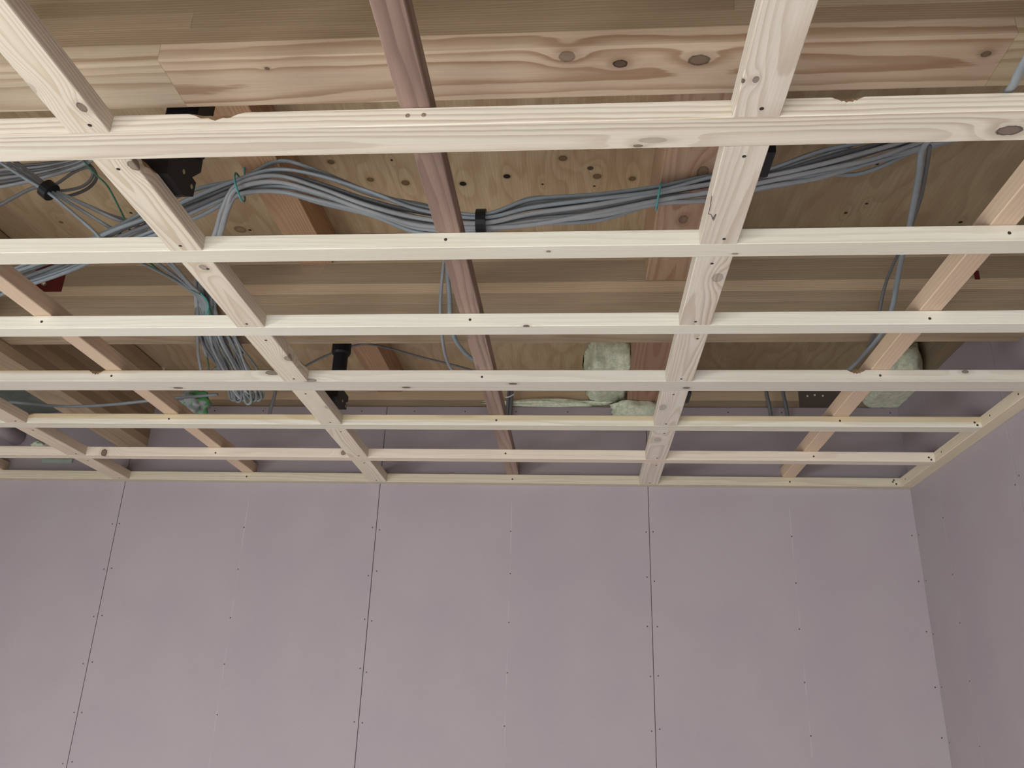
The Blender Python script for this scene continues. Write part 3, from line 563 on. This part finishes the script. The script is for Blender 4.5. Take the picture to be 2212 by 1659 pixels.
# ------------------------------------------------------------------ foam, plates and odds and ends
def blob(name, c, r, mat, label, cat, seed, clamp, amp=.3, sub=4, fr=2.2, box=1.0):
    bm = bmesh.new(); bmesh.ops.create_icosphere(bm, subdivisions=sub, radius=1); c = Vector(c)
    for v in bm.verts:
        d = v.co.normalized(); k = 1+amp*noise.noise(d*fr+Vector((seed*3.1, seed, 0)))+.12*noise.noise(d*fr*4+Vector((seed, 0, seed)))
        p = c+Vector([math.copysign(abs(d[q])**box, d[q])*r[q] for q in range(3)])*k
        for ax, s, lim in clamp:
            i = 'xyz'.index(ax); p[i] = min(p[i], lim) if s < 0 else max(p[i], lim)
        v.co = p-c
    me = bpy.data.meshes.new(name); bm.to_mesh(me); bm.free()
    return tag(link(name, me, mat, c, smooth=True), label, cat)
zc = ('z', -1, ZP-.001); yc = ('y', -1, WB+.0118)
blob('spray_foam', (.105, 2.70, 1.135), (.085, .20, .085), M['foam'], 'pale green sprayed foam filling the corner beside the broad joist', 'foam', 1, [zc, yc, ('x', -1, .1645), ('z', 1, ZW+.001)], .22, 4, 1.8, .6)
blob('spray_foam', (.20, 2.755, 1.02), (.09, .05, .055), M['foam'], 'pale green foam lump under the end of the broad joist', 'foam', 2, [('z', -1, 1.0295), ('y', -1, WB-.0005)])
blob('spray_foam', (-.10, 2.775, 1.042), (.20, .014, .014), M['foam'], 'thin smear of pale foam along the foot of the far beam', 'foam', 3, [yc, ('z', 1, ZW+.0005)], .5)
blob('spray_foam', (1.03, 2.68, 1.10), (.07, .17, .10), M['foam'], 'pale green sprayed foam in the far right corner', 'foam', 4, [zc, yc, ('x', -1, 1.0900), ('z', 1, ZW+.001)], .2, 4, 1.8, .7)
pl = tag(link('steel_plate', box_mesh('steel_plate', 0, .17, 0, .0015, 0, .075), M['steel'], (.755, WB+.0105, 1.0285)), 'dark steel plate with three bright screws on the far beam', 'plate')
zs = disc_mesh('plate_screw', .0035, .0012, (0, -1, 0)); zs.materials.append(M['white'])
for x, z in ((.03, .046), (.055, .050), (.082, .047)):
    q = bpy.data.objects.new('screw', zs); C.objects.link(q); q.parent = pl; q.location = (x, 0, z)
p0, p1 = at(84, 560, 'y', 1.870), at(132, 630, 'y', 1.870)
tag(link('red_sheet', prism_mesh('red_sheet', [(-.0005, 0), (.0007, 0), (.0007, p0.z-p1.z), (-.0005, p0.z-p1.z)], 0, p1.x-p0.x), M['redm'], (p0.x, 1.870, p1.z)), 'dark red sheet fixed to the middle beam at the left edge', 'sheet')
p0 = at(96, 612, 'y', 1.868); ob = disc_mesh('bolt_head', .008, .012, (0, -1, 0), 6)
tag(link('bolt_head', ob, M['zinc'], (p0.x, 1.8695, p0.z)), 'small pale bolt head in front of the red sheet', 'bolt')
p0 = at(2110, 594, 'y', 1.870); tag(link('red_mark', box_mesh('red_mark', -.006, .006, 0, .0008, -.012, .012), M['redm'], (p0.x, 1.870, p0.z)), 'small red tag on the middle beam behind the right rail', 'tag')
blob('plastic_bag', at(420, 872, 'y', 2.52), (.048, .05, .040), M['bag'], 'crumpled cloudy plastic bag with green print behind the left rail', 'bag', 6, [('z', 1, H+T+.002)], .5, 4, 1.8)
# pipe, felt and foam in the dark bay beyond the deep left beam
p0 = at(36, 946, 'z', .90)
tag(tube('drain_pipe', [(-2.03, 1.6, .905), (-2.03, 2.0, .905), (-2.03, 2.4, .905), (-2.03, WB-.001, .905)], .032, .032, M['pipe'], 14, 3), 'pinkish-grey pipe running to the far wall at the left edge', 'pipe')
blob('spray_foam', (-1.925, 2.76, .868), (.03, .03, .018), M['foam'], 'pale green foam round the pipe end on the far wall', 'foam', 9, [('y', -1, WB-.0005)])
blob('insulation_batt', (-1.97, 2.42, 1.05), (.30, .40, .12), M['grey'], 'dark grey-green insulation batt stuffed beyond the deep left beam', 'insulation', 11, [zc, ('x', -1, -1.6455), ('y', -1, WB-.001)], .15)
p0 = at(90, 1003, 'y', WB); p1 = at(158, 995, 'y', WB)
tag(link('white_strip', box_mesh('white_strip', 0, p1.x-p0.x, -.006, -.0005, 0, .016, .002), M['grey2'], (p0.x, WB, p0.z+.004)), 'short pale strip on the far wall under the sixth batten', 'strip')
